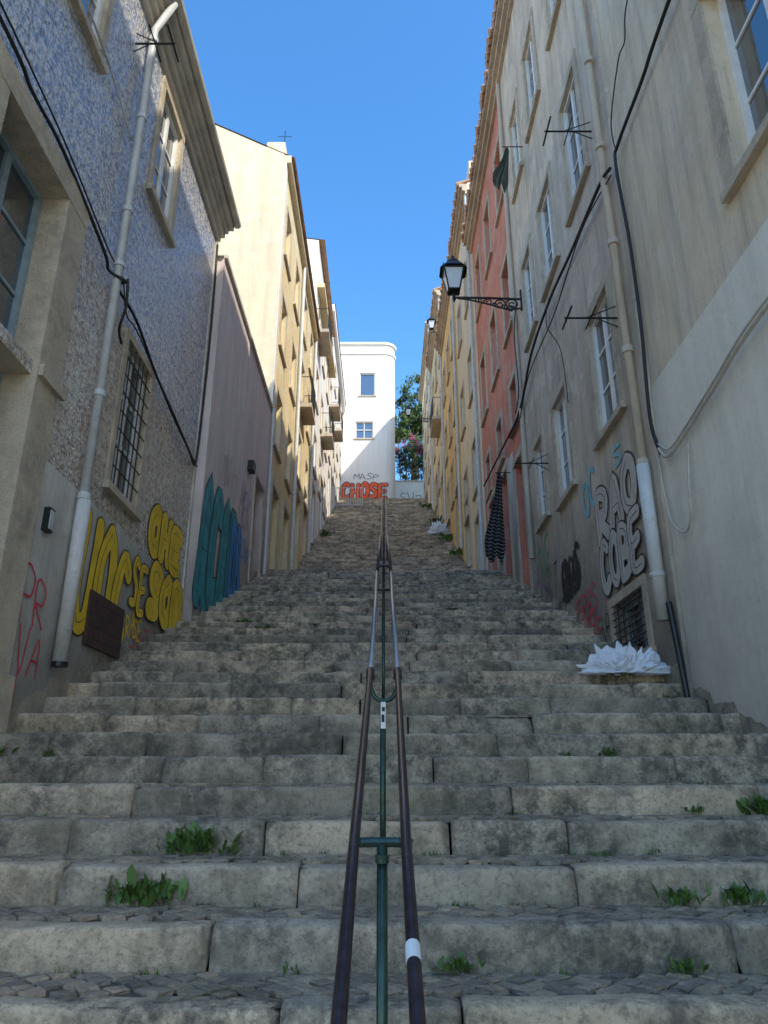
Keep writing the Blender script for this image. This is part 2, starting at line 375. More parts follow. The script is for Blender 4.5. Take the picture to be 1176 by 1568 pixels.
def kerb_row(ob,x0,x1,yf,zt,ht,dep,seg,amp,lens=(.55,1.45)):
    x=x0-U(0,.5); ph=U(0,6)
    while x<x1:
        L=U(*lens); xa=max(x,x0); xb=min(x+L,x1); x+=L
        if xb-xa<.08: continue
        xa+=.003; xb-=U(.002,.012)
        dy=U(-.012,.012)*amp+.010*math.sin(xa*1.1+ph)*amp; dz=U(-.008,.006)*amp-.005*math.sin(xa*.9+ph)*amp; sl=U(-.007,.007)*amp
        prof=[(.0,-ht-.03),(-.003,-ht*.55),(.0,-.024),(.005,-.008),(.020,-.0),(dep*.6,.001),(dep,-.001)]
        n=max(2,int((xb-xa)/seg)+1); vs=[];fs=[]; m=len(prof); cut0=U(0,.025)*amp; cut1=U(0,.025)*amp
        for i in range(n+1):
            xx=xa+(xb-xa)*i/n
            endr=(.010*amp+(cut0 if i==0 else cut1)) if i in (0,n) else 0
            for j,(py,pz) in enumerate(prof):
                q=Vector((xx*5,yf*7+py*9,zt*7+pz*9)); nn=noise.noise(q); n2=noise.noise(q*3.1)
                chip=max(0,noise.noise(Vector((xx*2.7,yf*3.1,zt)))-.22)*.065*amp if j in (2,3,4) else 0
                er=endr if j in (2,3,4) else endr*.4
                vs.append((xx,yf+py+dy+(nn*.008+n2*.005)*amp+er+chip,zt+pz+dz+sl*(i/n-.5)+(nn*.005+n2*.004)*amp-er*.5-chip*.7))
        for i in range(n):
            for j in range(m-1): fs.append((i*m+j,(i+1)*m+j,(i+1)*m+j+1,i*m+j+1))
        fs.append(tuple(range(m))); fs.append(tuple(n*m+j for j in range(m-1,-1,-1)))
        ob.mesh('kerb_stones','kerb',vs,fs)
st=Obj('stone_staircase')
T=.42; H=.164
XL,XR=-2.84,2.74
def stepY(i): return 3.17+T*i
def stepZ(i): return -.532+H*i
for i in range(-9,31):
    yf=stepY(i); zt=stepZ(i)
    near=i<9
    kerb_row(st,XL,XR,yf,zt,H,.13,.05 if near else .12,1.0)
    yn=yf+T
    if i==30: yn=Y2a+.05
    st.poly('tread_bed','dirt' if i<14 else 'cobble',[(XL,yf+.06,zt-.02),(XR,yf+.06,zt-.02),(XR,yn+.05,zt-.012),(XL,yn+.05,zt-.012)])
    if -6<i<14:
        s=.078
        for a in range(-62,62):
            for b in range(-62,62):
                cx=(a-b)*s*.7071; cy=(a+b)*s*.7071
                cy2=cy+yf+.28
                if not(yf+.15<cy2<yn-.015 and XL<cx<XR): continue
                if R()<.02: continue
                h=s*.5*U(.84,.95); rot=U(-.14,.14)
                vs=[];z=zt+U(-.009,.002)+.006; tx=U(-.06,.06); ty=U(-.06,.06)
                for lv,(sc,zz) in enumerate(((1,-.02),(.95,-.004),(.78,.0))):
                    for k in range(4):
                        an=rot+k*math.pi/2
                        rr=h*1.414*sc; ax=math.cos(an)*rr+(U(-.006,.006)); ay=math.sin(an)*rr+(U(-.006,.006))
                        vs.append((cx+ax,cy2+ay,z+zz+ax*tx+ay*ty))
                fs=[(8,9,10,11)]
                for l in (0,4):
                    for k in range(4): fs.append((l+k,l+(k+1)%4,l+4+(k+1)%4,l+4+k))
                st.mesh('cobbles','cobble',vs,fs)
for i in range(0,67):
    yf=Y2a+.35*i; zt=Z2a+.175*i
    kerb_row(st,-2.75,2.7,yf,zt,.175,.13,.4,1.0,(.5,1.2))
    st.poly('tread_bed','cobble',[(-2.75,yf+.06,zt-.014),(2.7,yf+.06,zt-.014),(2.7,yf+.4,zt-.01),(-2.75,yf+.4,zt-.01)])
st.poly('tread_bed','cobble',[(-4,41.6,16.09),(6,41.6,16.09),(6,46.2,16.09),(-4,46.2,16.09)])
st.done(smooth=('kerb_stones',))
# worn plinth strips where plaster meets the steps
def skirt(ob,side,Xw,Y0,Y1,off,seed=0,hb=.13):
    vs=[];fs=[]
    n=int((Y1-Y0)/.04)
    for i in range(n+1):
        yy=Y0+(Y1-Y0)*i/n; k=math.floor((yy-3.17)/T+.02); zb=stepZ(k)
        nn=noise.noise(Vector((yy*2.2,seed,0))); n2=noise.noise(Vector((yy*9,seed,3)))
        h=zst(yy)*.6+zb*.4+hb+nn*.09+n2*.05
        vs.append(WP(side,Xw,yy,zst(yy)-.5,off)); vs.append(WP(side,Xw,yy,h,off))
    for i in range(n): fs.append((2*i,2*i+2,2*i+3,2*i+1))
    ob.mesh('worn_base',"plinth",vs,fs)

# ------------------------------------------------------------------ LEFT near tiled building
b=Obj('tiled_building',(-2.8,5,0)); X=2.8
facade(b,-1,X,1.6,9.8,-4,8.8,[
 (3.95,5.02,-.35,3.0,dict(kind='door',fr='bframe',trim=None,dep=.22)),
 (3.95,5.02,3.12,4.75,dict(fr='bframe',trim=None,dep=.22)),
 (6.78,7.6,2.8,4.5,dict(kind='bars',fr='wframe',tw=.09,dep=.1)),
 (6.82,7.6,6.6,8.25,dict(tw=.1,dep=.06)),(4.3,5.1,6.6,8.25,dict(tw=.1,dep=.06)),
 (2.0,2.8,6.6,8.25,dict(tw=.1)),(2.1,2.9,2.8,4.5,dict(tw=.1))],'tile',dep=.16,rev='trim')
shell(b,-1,X,1.6,9.8,-4,8.8,7,'beige',zr=9.9)
wbox(b,'door_surround','trim',-1,X,5.02,5.4,-.4,4.75,.001,.05)
wbox(b,'door_surround','trim',-1,X,3.57,3.95,-.8,4.75,.001,.05)
wbox(b,'door_surround','trim',-1,X,3.57,5.4,4.75,4.98,.001,.055)
wbox(b,'door_surround','trim',-1,X,5.03,5.46,3.0,3.1,.0505,.09)
wbox(b,'door_surround','trim',-1,X,5.0,5.46,-.3,.7,.0505,.075)
wbox(b,'door_transom','bframe',-1,X,3.952,5.018,3.002,3.118,-.24,-.12)
wbox(b,'plaster_dado','dado',-1,X,5.4,9.8,-4,2.45,.001,.02)
wbox(b,'plaster_dado','dado',-1,X,1.6,3.57,-4,2.45,.001,.02)
skirt(b,-1,X,5.47,9.78,.0235,5); 
wbox(b,'eave','eave',-1,X,1.6,9.85,8.42,8.52,.001,.06)
wbox(b,'eave','eave',-1,X,1.6,9.88,8.52,8.62,.001,.12)
wbox(b,'eave','eave',-1,X,1.6,9.9,8.62,8.7,.001,.17)
wbox(b,'eave','eave',-1,X,1.6,9.92,8.7,8.8,.001,.25)
b.tube('gutter','eave',[(-2.5,1.6,8.84),(-2.5,9.95,8.84)],.065,10)
wbox(b,'edge_board','eave',-1,X,9.78,9.86,1.2,8.4,.001,.026)
b.done()
b=Obj('air_vent_plate',(-2.77,7.1,1.4))
wbox(b,'plate','rust',-1,2.78,6.66,7.58,1.15,1.66,.005,.034)
for k in range(9):
    for j in range(4):
        b.tube('holes','black',[WP(-1,2.78,6.74+k*.095,1.23+j*.115,.02),WP(-1,2.78,6.74+k*.095,1.23+j*.115,.036)],.013,8)
b.done()
b=Obj('drainpipe',(-2.7,6.1,1))
b.tube('pipe','pipe',[(-2.71,6.1,2.3),(-2.71,6.1,8.3),(-2.52,6.1,8.75)],.043,12)
b.tube('pipe_boot','pipew',[(-2.7,6.1,.88),(-2.7,6.1,2.34)],.062,12)
for z in (2.35,3.4,4.9,5.6,6.9,8.1): b.tube('clamps','pipe',[(-2.71,6.1,z),(-2.71,6.1,z+.06)],.056,12)
b.tube('collar','iron',[(-2.7,6.1,.86),(-2.7,6.1,.9)],.068,12)
b.done(smooth=('pipe','pipe_boot'))
def cable(name,pts,r=.013,mat='cable',k=6):
    o=Obj(name,pts[0]); o.tube('cable',mat,smoothpts(pts,k),r,6); return o.done(smooth=('cable',))
c3=lambda s,X,l:[WP(s,X,y,z,.03+.015*math.sin(i*2.1)) for i,(y,z) in enumerate(l)]
cable('electric_cable',c3(-1,2.78,[(1.7,5.15),(3.77,5.08),(4.2,5.06),(4.8,5.04),(5.79,4.83),(6.0,4.78)])+[(-2.62,6.1,4.72)]+c3(-1,2.78,[(6.23,4.75),(6.79,4.74),(7.7,4.58),(8.53,4.44),(9.3,4.3),(9.72,4.32),(9.78,5.2),(9.77,6.8),(9.78,8.3)]),.017)
cable('electric_cable',c3(-1,2.77,[(3.5,5.2),(4.7,5.1),(5.9,4.95),(6.3,4.9),(6.5,4.6),(7.0,4.66),(8.5,4.38),(9.7,4.25)]),.009)
cable('electric_cable',c3(-1,2.78,[(2.5,6.75),(4.63,6.69),(5.37,6.71),(6.03,6.52)]),.012,'pipe')
cable('electric_cable',[(-2.6,6.1,4.75),(-2.62,6.2,4.5),(-2.7,6.3,4.3),(-2.74,6.5,4.25)],.014)
b=Obj('intercom_box',(-2.74,5.6,1.95)); wbox(b,'box','iron',-1,2.78,5.56,5.66,1.88,2.08,0,.05); wbox(b,'face','pipe',-1,2.78,5.575,5.645,1.9,2.06,.05,.056); b.done()
def rack(name,side,X,y,z,L=.55):
    b=Obj(name,WP(side,X,y,z))
    b.tube('arm','iron',[WP(side,X,y,z,-.02),WP(side,X,y,z,L)],.012,8)
    b.tube('cross_bar','iron',[WP(side,X,y-.22,z,L*.95),WP(side,X,y+.22,z,L*.95)],.012,8)
    b.tube('cross_bar','iron',[WP(side,X,y-.22,z,L*.5),WP(side,X,y+.22,z,L*.5)],.008,8)
    b.tube('brace','iron',[WP(side,X,y,z+.16,0),WP(side,X,y,z,L*.6)],.007,6)
    b.tube('brace','iron',[WP(side,X,y,z-.12,0),WP(side,X,y,z,L*.4)],.007,6)
    b.done()
rack('clothes_rack',-1,2.8,5.85,7.75,.45)
rack('clothes_rack',1,2.65,7.03,7.75,.6)
rack('clothes_rack',1,2.65,6.98,4.9,.6)
rack('clothes_rack',1,2.65,10.7,4.75,.55)

# ------------------------------------------------------------------ pink wall
b=Obj('pink_house',(-2.65,12,3)); X=2.65
facade(b,-1,X,9.86,15.3,0,8.1,[(13.75,14.75,3.55,5.85,dict(kind='door',tw=.1,trim='trim')),],'pink')
b.poly('roof','eave',[(-2.65,9.8,8.1),(-2.65,15.3,8.1),(-6,15.3,8.12),(-6,9.8,8.12)])
wbox(b,'coping','eave',-1,X,9.86,15.3,8.1,8.17,-.25,.05)
b.poly('end_wall','pink',[(-2.65,9.86,0),(-6,9.86,0),(-6,9.86,8.1),(-2.65,9.86,8.1)])
b.tube('downpipe','pipe',[(-2.58,15.1,4),(-2.58,15.1,8.1)],.035,8)
wbox(b,'electric_box','iron',-1,X,12.9,13.15,5.6,5.8,0,.12)
skirt(b,-1,X,9.9,15.2,.003,9)
b.done()
# ------------------------------------------------------------------ left rows
def rowwins(Y0,Y1,zs,n,w=.85,h=1.5,door=None,fr='wframe',off=.0,**k):
    out=[]
    for z in zs:
        for i in range(n):
            yc=Y0+(Y1-Y0)*(i+.5)/n+off
            out.append((yc-w/2,yc+w/2,z,z+h,dict(fr=fr,tw=.12,**k)))
    if door:
        for (yc,z) in door: out.append((yc-.5,yc+.5,z,z+2.3,dict(kind='door',tw=.14)))
    return out
def balcony(b,side,X,y0,y1,z,o=.55,mat='cornice'):
    wbox(b,'balcony_slab',mat,side,X,y0,y1,z-.14,z,.001,o)
    n=int((y1-y0)/.12)
    for i in range(n+1):
        yy=y0+.03+(y1-y0-.06)*i/n; b.tube('balcony_rail','iron',[WP(side,X,yy,z,o-.03),WP(side,X,yy,z+.95,o-.03)],.009,5)
    for e in (y0+.03,y1-.03): b.tube('balcony_rail','iron',[WP(side,X,e,z+.95,0),WP(side,X,e,z+.95,o-.03)],.014,5)
    b.tube('balcony_rail','iron',[WP(side,X,y0+.03,z+.95,o-.03),WP(side,X,y1-.03,z+.95,o-.03)],.016,5)
b=Obj('cream_house',(-2.68,19,4)); X=2.68
facade(b,-1,X,15.3,19.6,2,16,rowwins(15.3,19.6,(7.6,10.4,13.2),2,door=[(16.6,4.3),(18.6,4.5)]),'yellow')
facade(b,-1,X,19.6,24,2,16,rowwins(19.6,24,(8.6,11.2,13.7),2,door=[(21,5.9),(23,6.8)]),'yellow')
shell(b,-1,X,15.3,24,2,16,9,'cream',zr=19,endmat='cream',ridge=5.5)
wbox(b,'chimney_stub','cream',-1,X,15.32,15.9,16,16.5,-.55,-.05)
wbox(b,'cornice','cream',-1,X,15.3,24,15.75,16,.001,.15)
wbox(b,'quoin','pale',-1,X,15.29,15.55,4,15.74,.001,.03)
balcony(b,-1,X,20.3,21.6,11.1,.4)
for y in (19.6,23.9): b.tube('downpipe','pipe',[(-2.6,y,5),(-2.6,y,15.7)],.05,8)
b.tube('antenna','iron',[(-2.8,15.6,16.4),(-2.8,15.6,17.2)],.012,5); b.tube('antenna','iron',[(-3.0,15.6,17.0),(-2.6,15.6,17.0)],.008,5)
b.done()
b=Obj('white_house',(-2.66,27,7)); X=2.66
facade(b,-1,X,24,31,4,20.6,rowwins(24,31,(10.8,13.6,16.6),3,door=[(25.3,7.9),(28.5,9.5)]),'white')
shell(b,-1,X,24,31,4,20.6,4,'white',zr=20.9,ridge=2)
balcony(b,-1,X,24.2,26,16.5,.5); balcony(b,-1,X,27.3,28.7,13.5,.5)
wbox(b,'cornice','tan',-1,X,24,31,18.3,18.5,.001,.3)
b.done()
b=Obj('white_house',(-2.64,36,10)); X=2.7
facade(b,-1,X,31,41.9,8,22.6,rowwins(31,41.9,(14.6,17.2,19.8),4,door=[(32.5,11.6),(36.2,13.5)]),'white')
shell(b,-1,X,31,41.9,8,22.6,4,'white',zr=23,ridge=2)
wbox(b,'cornice','white',-1,X,31,41.9,22.2,22.6,.001,.2)
balcony(b,-1,X,31.4,33,17.1,.5); balcony(b,-1,X,34,35.4,17.1,.5)
b.done()
# ------------------------------------------------------------------ RIGHT near houses
b=Obj('pale_plaster_house',(2.7,2,0)); X=2.7
facade(b,1,X,-4,6.45,-4,14.6,[(3.2,4.3,4.3,6.2,dict(tw=.16)),(3.2,4.3,8,9.9,dict(tw=.16)),(.2,1.2,4.3,6.2,dict(tw=.16)),(-3,-2,4.3,6.2,dict(tw=.16)),(3.2,4.3,11.3,13,dict(tw=.16))],'ochre')
shell(b,1,X,-4,6.45,-4,14.6,8,'ochre')
wbox(b,'painted_dado','pale',1,X,-4,6.44,-4,3.68,.001,.012)
skirt(b,1,X,0,6.44,.0155,1,.05)
b.done()
b=Obj('beige_house',(2.65,9,2)); X=2.65
ws=[(7.16,8.0,3.88,5.5),(9.3,10.1,3.85,5.4),(10.95,11.6,4.0,5.4),
 (7.35,8.15,7.45,9.35),(9.05,9.9,7.45,9.1),(10.7,11.4,7.45,9.1),
 (7.4,8.2,11.0,12.8),(9.2,10.0,11.0,12.8),(10.8,11.5,11.0,12.8)]
ws=[w+(dict(tw=.13,dep=.07),) for w in ws]
ws.append((7.2,8.25,1.22,1.84,dict(kind='bars',tw=.1,fr='bframe')))
facade(b,1,X,6.45,12.2,-2,15.3,ws,'beige')
shell(b,1,X,6.45,12.2,-2,15.3,8,'beige')
tile_eave(b,1,X,6.45,12.2,15.3)
skirt(b,1,X,6.46,12.2,.003,2)
b.done()
b=Obj('red_house',(2.67,15,4)); X=2.67
w2=rowwins(12.2,17.9,(8.9,12.2),3,w=.8,h=1.7)+rowwins(12.2,17.9,(6.7,),3,w=.7,h=1.0)
w2+=[(12.75,13.55,3.1,5.9,dict(kind='door',fr='bframe',tw=.16)),(14.4,15.3,3.6,6.3,dict(kind='door',fr='bframe',tw=.16)),(16.3,17.2,4.3,6.4,dict(kind='door',tw=.16))]
facade(b,1,X,12.2,17.9,0,15.3,w2,'red')
shell(b,1,X,12.2,17.9,0,15.3,8,'red')
tile_eave(b,1,X,12.2,17.9,15.3)
wbox(b,'grey_dado','dado',1,X,13.72,14.23,1,6.35,.001,.015)
wbox(b,'grey_dado','dado',1,X,15.47,16.13,1,6.35,.001,.015)
wbox(b,'grey_dado','dado',1,X,12.2,12.58,1,6.0,.001,.015)
b.tube('downpipe','pipeb',[(2.6,12.22,3.6),(2.6,12.22,15)],.045,8)
b.done()
def rhouse(name,mat,Y0,Y1,z0,z1,n,X,zs,doors,eave=True,cm='cornice'):
    b=Obj(name,(X,(Y0+Y1)/2,z0+2))
    facade(b,1,X,Y0,Y1,z0,z1,rowwins(Y0,Y1,zs,n,door=doors),mat)
    shell(b,1,X,Y0,Y1,z0,z1,8,mat)
    tile_eave(b,1,X,Y0,Y1,z1,mat=cm,tiles=eave)
    b.tube('downpipe','pipe',[(X-.07,Y0+.1,z0+3),(X-.07,Y0+.1,z1-.4)],.05,8)
    return b
b=rhouse('cream_townhouse','cream',17.9,22.5,2,17.6,2,2.62,(7.6,10.6,13.8),[(19,4.5),(21.3,5.9)])
wbox(b,'chimney','cream',1,2.62,18.0,18.7,17.6,18.6,-.7,-.1); b.done()
rhouse('orange_townhouse','orange',22.5,28.2,4,18.2,3,2.6,(9.6,12.2,15),[(24,7.2),(27,8.7)]).done()
b=rhouse('tan_townhouse','tan',28.2,35,7,21.4,3,2.62,(12.6,15.3,18.2),[(30,10.2),(33,11.7)]); balcony(b,1,2.62,29,31,15.2,.45); b.done()
rhouse('cream_townhouse','cream',35,44,10,24.4,4,2.6,(16,18.6,21.3),[(37,13.7),(40.5,15.5)],False).done()
b=Obj('drainpipe',(2.57,6.58,2))
b.tube('pipe','pipeb',[(2.57,6.6,2.85),(2.57,6.63,9.0),(2.57,6.65,14.6)],.047,12)
b.tube('pipe_boot','pipew',[(2.56,6.58,1.35),(2.56,6.58,2.9)],.064,12)
b.tube('pipe_boot','pipew',[(2.56,6.58,1.75),(2.56,6.58,1.8)],.073,12)
for z in (2.9,4.2,5.6,7,8.4,10,12): b.tube('clamps','pipeb',[(2.57,6.6,z),(2.57,6.6,z+.07)],.06,12)
b.tube('drain_spout','iron',[(2.6,6.5,1.5),(2.62,6.42,.6)],.028,8)
b.done(smooth=('pipe','pipe_boot'))
cable('electric_cable',c3(1,2.66,[(1,6.75),(4.63,6.7),(5.44,6.71),(6.2,6.68),(6.34,6.5),(6.33,5.41),(6.31,4.33),(6.38,3.32),(6.31,2.9)]),.02)
cable('electric_cable',c3(1,2.66,[(6.30,2.95),(6.1,2.78),(5.74,2.83),(5.05,2.92),(4.22,3.02),(2,3.05)]),.018,'wcable')
cable('electric_cable',c3(1,2.66,[(6.30,3.0),(6.05,2.83),(5.74,2.88),(5.05,2.97),(4.22,3.07),(2,3.1)]),.011,'wcable')
cable('electric_cable',c3(1,2.66,[(6.35,2.9),(6.26,2.25),(6.04,2.02),(5.85,2.1),(5.76,2.37),(5.71,2.72)]),.010,'wcable')
cable('electric_cable',c3(1,2.6,[(6.4,6.5),(6.76,6.6),(8.23,6.82),(9.38,6.95),(10.9,6.9),(12.3,6.55),(14.3,6.7),(17.2,7.0)]),.022)
cable('electric_cable',c3(1,2.6,[(6.4,6.4),(7.6,6.65),(9.3,6.6),(11.2,6.7),(12.3,6.3)]),.010)
cable('electric_cable',c3(1,2.66,[(4.5,7.95),(5.43,7.85),(5.7,7.6),(5.9,7.56),(6.3,7.1),(6.35,6.7)]),.008)
cable('electric_cable',[(2.55,11.7,8.6),(2.5,11.9,8.0),(2.55,12.1,6.9),(2.5,12.3,6.5)],.012)
cable('electric_cable',[(2.6,9.6,7.1),(2.45,9.3,6.4),(2.6,9.2,5.9),(2.62,9.15,5.0)],.007)

# ------------------------------------------------------------------ end building
b=Obj('white_end_house',(-1.2,42,16))
def front(x,z,o=0): return (x,42-o,z)
x0,x1,z0,z1=-3.2,.72,14,27.35; rr=.75
wn=[(-1.62,-.6,23.5,25.2),(-1.85,-.7,20.4,21.6)]
xs=sorted({x0,x1-rr,*[w[0] for w in wn],*[w[1] for w in wn]}); zs=sorted({z0,z1,*[w[2] for w in wn],*[w[3] for w in wn]})
for i in range(len(xs)-1):
    for j in range(len(zs)-1):
        xc=(xs[i]+xs[i+1])/2; zc=(zs[j]+zs[j+1])/2
        if any(w[0]<xc<w[1] and w[2]<zc<w[3] for w in wn): continue
        b.poly('walls','white',[front(xs[i],zs[j]),front(xs[i+1],zs[j]),front(xs[i+1],zs[j+1]),front(xs[i],zs[j+1])])
arc=[(x1-rr+rr*math.sin(a*math.pi/16),42+rr-rr*math.cos(a*math.pi/16)) for a in range(9)]
for i in range(8):
    (a,c),(d,e)=arc[i],arc[i+1]; b.poly('walls','white',[(a,c,z0),(d,e,z0),(d,e,z1),(a,c,z1)])
b.poly('walls','white',[(x1,42+rr,z0),(x1,50,z0),(x1,50,z1),(x1,42+rr,z1)])
b.poly('walls','white',[(x0,42,z0),(x0,50,z0),(x0,50,z1),(x0,42,z1)])
b.poly('walls','white',[(x0,50,z0),(x1,50,z0),(x1,50,z1),(x0,50,z1)])
b.poly('roof','white',[(x0,42,z1-.3),(x1-rr,42,z1-.3),*[(a,c,z1-.3) for a,c in arc[1:]],(x1,50,z1-.3),(x0,50,z1-.3)])
for zz,o in ((z1-.75,.09),(z1-.02,.13)):
    b.box('parapet_band','white',(x0,42-o,zz),(x1-rr,42.05,zz+.16))
    for i in range(8):
        (a,c),(d,e)=arc[i],arc[i+1]; k=1+o/rr; cx,cy=x1-rr,42+rr
        A=(cx+(a-cx)*k,cy+(c-cy)*k); D=(cx+(d-cx)*k,cy+(e-cy)*k)
        b.poly('parapet_band','white',[(*A,zz),(*D,zz),(*D,zz+.16),(*A,zz+.16)])
        b.poly('parapet_band','white',[(*A,zz),(*D,zz),(d,e,zz),(a,c,zz)])
for (a,c,d,e) in wn:
    for (p,q) in (((a,d),(c,d)),((c,d),(c,e)),((c,e),(a,e)),((a,e),(a,d))):
        b.poly('reveals','white',[(p[0],42,p[1]),(q[0],42,q[1]),(q[0],42.2,q[1]),(p[0],42.2,p[1])])
    b.box('window_glass','glass',(a+.002,42.17,d+.002),(c-.002,42.2,e-.002))
    for s in ((a+.003,a+.07,d+.003,e-.003),(c-.07,c-.003,d+.003,e-.003),(a+.07,c-.07,d+.003,d+.07),(a+.07,c-.07,e-.07,e-.003)): b.box('window_frames','wframe',(s[0],42.1,s[2]),(s[1],42.16,s[3]))
    b.box('window_sill','trim',(a-.1,41.93,d-.1),(c+.1,41.999,d-.02))
b.box('window_frames','wframe',(-1.3,42.1,20.47),(-1.25,42.15,21.53))
b.box('window_frames','wframe',(-1.78,42.1,21.0),(-.77,42.14,21.05))
b.done()
b=Obj('garden_wall',(2.4,46.3,16)); b.box('wall','white',(.75,46.2,15),(6,46.5,19.1)); b.box('coping','trim',(.73,46.15,19.101),(6,46.55,19.2)); b.poly('terrace','ground',[(.75,46.5,19),(8,46.5,19),(8,60,21),(.75,60,21)]); b.done()

# ------------------------------------------------------------------ handrail
hr=Obj('handrail',(0,3.66,-.3)); W=.068
def hz(y): return zst(y)+.80
hr.tube('rail_left','rail',[(-W-.01,.2,hz(.2)),(-W-.01,2.1,hz(2.1)),(-W,3.66,hz(3.66)+.03)],.0145,12)
hr.tube('rail_right','rail',[(W-.01,.2,hz(.2)),(W-.01,2.1,hz(2.1)),(W,3.66,hz(3.66)+.03)],.0145,12)
def post(y,h,mat='railg',r=.0145): hr.tube('posts',mat,[(-.005,y,zst(y)-.2),(-.005,y,zst(y)+h)],r,12)
post(2.13,.77); hr.tube('cross_bar','railg',smoothpts([(-.085,2.13,hz(2.13)-.03),(-.06,2.13,hz(2.13)-.025),(.05,2.13,hz(2.13)-.025),(.075,2.13,hz(2.13)-.03)],3),.013,10)
hr.tube('collar','railg',[(-.005,2.13,hz(2.13)-.075),(-.005,2.13,hz(2.13)-.055)],.019,12)
post(.2,.77)
post(3.66,.68)
z=hz(3.66)
hr.tube('yoke','railg',smoothpts([(-W,3.66,z+.03),(-W+.005,3.66,z-.05),(-.03,3.66,z-.1),(.03,3.66,z-.1),(W-.005,3.66,z-.05),(W,3.66,z+.03)],5),.011,10)
for x in (-W,W): hr.tube('collar','rail',[(x,3.62,z),(x,3.70,z+.045)],.022,12)
post(8.47,.8,'rail',.016); post(6.1,.7,'railg',.014)
z2=hz(8.47)
for sx in (-1,1):
    hr.tube('upper_rails','steel',[(sx*W,3.7,z+.04),(sx*.073,6.1,hz(6.1)+.0),(sx*.085,8.4,z2-.02)],.0155,12)
hr.tube('arch','rail',smoothpts([(-.085,8.4,z2-.25),(-.085,8.42,z2-.02),(-.05,8.45,z2+.06),(.04,8.45,z2+.06),(.08,8.42,z2),(.085,8.4,z2-.25)],5),.018,10)
hr.tube('arch','rail',[(-.085,8.4,z2-.25),(.085,8.4,z2-.25)],.014,10)
for sx in (-1,1):
    hr.tube('far_rails','rail',[(sx*.08,8.45,z2),(sx*.08,12.6,hz(12.6)),(sx*.08,16.1,5.3),(sx*.08,18.3,5.35)]+[(sx*.09,y,Z2a+.5*(y-Y2a)+.9) for y in (22,26,30,34,38,41.4)],.02,8)
for y in (12.6,16.0): post(y,.8,'rail',.02)
for y in (18.4,22,26,30,34,38,41.4): hr.tube('posts','rail',[(0,y,gz(y)-.2),(0,y,Z2a+.5*(y-Y2a)+.9)],.024,8)
hr.poly('stickers','sticker',[(-.016,3.64,.22),(.008,3.64,.22),(.008,3.64,.345),(-.016,3.64,.345)])
hr.box('stickers','black',(-.012,3.636,.25),(.002,3.639,.285)); hr.box('stickers','black',(-.010,3.636,.30),(.004,3.639,.32))
hr.tube('stickers','sticker',[(W-.0105,1.62,hz(1.62)+.0005),(W-.0105,1.67,hz(1.67)+.0005)],.0152,12)
hr.done(smooth=('rail_left','rail_right','posts','yoke','arch','upper_rails','far_rails'))

# ------------------------------------------------------------------ street lamps
def lamp(name,X,y,z,reach,s=1.0):
    b=Obj(name,(X,y,z)); xl=X-reach
    P=lambda a,c:(X-a,y,z+c)
    b.box('wall_plate','iron',(X+.02,y-.03,z-.22),(X-.03,y+.03,z+.22))
    b.tube('bracket','iron',[P(0,.02),P(reach*.5,.05),P(reach,.06)],.018*s,8)
    b.tube('bracket','iron',smoothpts([P(0,-.18),P(.2*reach,-.21),P(.4*reach,-.13),P(.75*reach,.0),P(reach*.95,.04)],6),.014*s,8)
    def scroll(cx,cz,r0,turns,d,sq=1):
        pts=[]
        for i in range(28):
            a=i/27*turns*2*math.pi; r=r0*(1-.75*i/27); pts.append(P(cx*reach/1.2+d*math.cos(a)*r*sq,cz+math.sin(a)*r))
        b.tube('scrolls','iron',pts,.011*s,6)
    for a in ((.17,-.1,.13,1.4,1),(.4,-.1,.12,1.4,-1),(.6,-.05,.085,1.3,1),(.2,-.2,.08,1.2,-1),(.78,.0,.06,1.2,-1)): scroll(*a)
    for q in ((.3,-.16),(.48,-.12)): scroll(q[0],q[1],.06,1.1,1)
    b.tube('stem','iron',[P(reach,.02),P(reach,.16)],[.03*s,.02*s],8)
    b.tube('stem','iron',[P(reach,-.05),P(reach,.0),P(reach,.03)],[.008,.03,.02],8)
    z0=z+.16; zb=z0+.04; zt=zb+.36*s; r0=.095*s; r1=.17*s
    c=[(math.cos(math.pi/4+k*math.pi/2),math.sin(math.pi/4+k*math.pi/2)) for k in range(4)]
    q=1.25
    bot=[(xl+a*r0*q,y+d*r0*q,zb) for a,d in c]; top=[(xl+a*r1*q,y+d*r1*q,zt) for a,d in c]
    for k in range(4):
        k2=(k+1)%4; b.poly('glass','lampglass',[bot[k],bot[k2],top[k2],top[k]])
        b.tube('frame','iron',[bot[k],top[k]],.013*s,6); b.tube('frame','iron',[bot[k],bot[k2]],.014*s,6); b.tube('frame','iron',[top[k],top[k2]],.02*s,6)
    b.poly('frame','iron',bot)
    pr=[(r1*1.12,0),(r1*.95,.06),(r1*.6,.13),(r1*.62,.16),(r1*.5,.2),(r1*.15,.24),(.02,.27),(.03,.29),(.004,.33)]
    n=12; vs=[];fs=[]
    for i,(r,h) in enumerate(pr):
        for k in range(n):
            a=2*math.pi*k/n; sq=1+.18*(abs(math.sin(2*a)) if i<3 else 0); vs.append((xl+math.cos(a)*r*sq*1.1,y+math.sin(a)*r*sq*1.1,zt+h*s))
    for i in range(len(pr)-1):
        for k in range(n): fs.append((i*n+k,i*n+(k+1)%n,(i+1)*n+(k+1)%n,(i+1)*n+k))
    b.mesh('cap','iron',vs,fs)
    for a,d in c: b.tube('finials','iron',[(xl+a*r1*1.3,y+d*r1*1.3,zt),(xl+a*r1*1.4,y+d*r1*1.4,zt+.09)],[.014,.003],6)
    b.done()
lamp('street_lamp',2.65,11.7,8.62,1.3,1.25)
lamp('street_lamp',2.6,27.3,18.4,.5)
lamp('street_lamp',2.6,37,19.2,1.2)
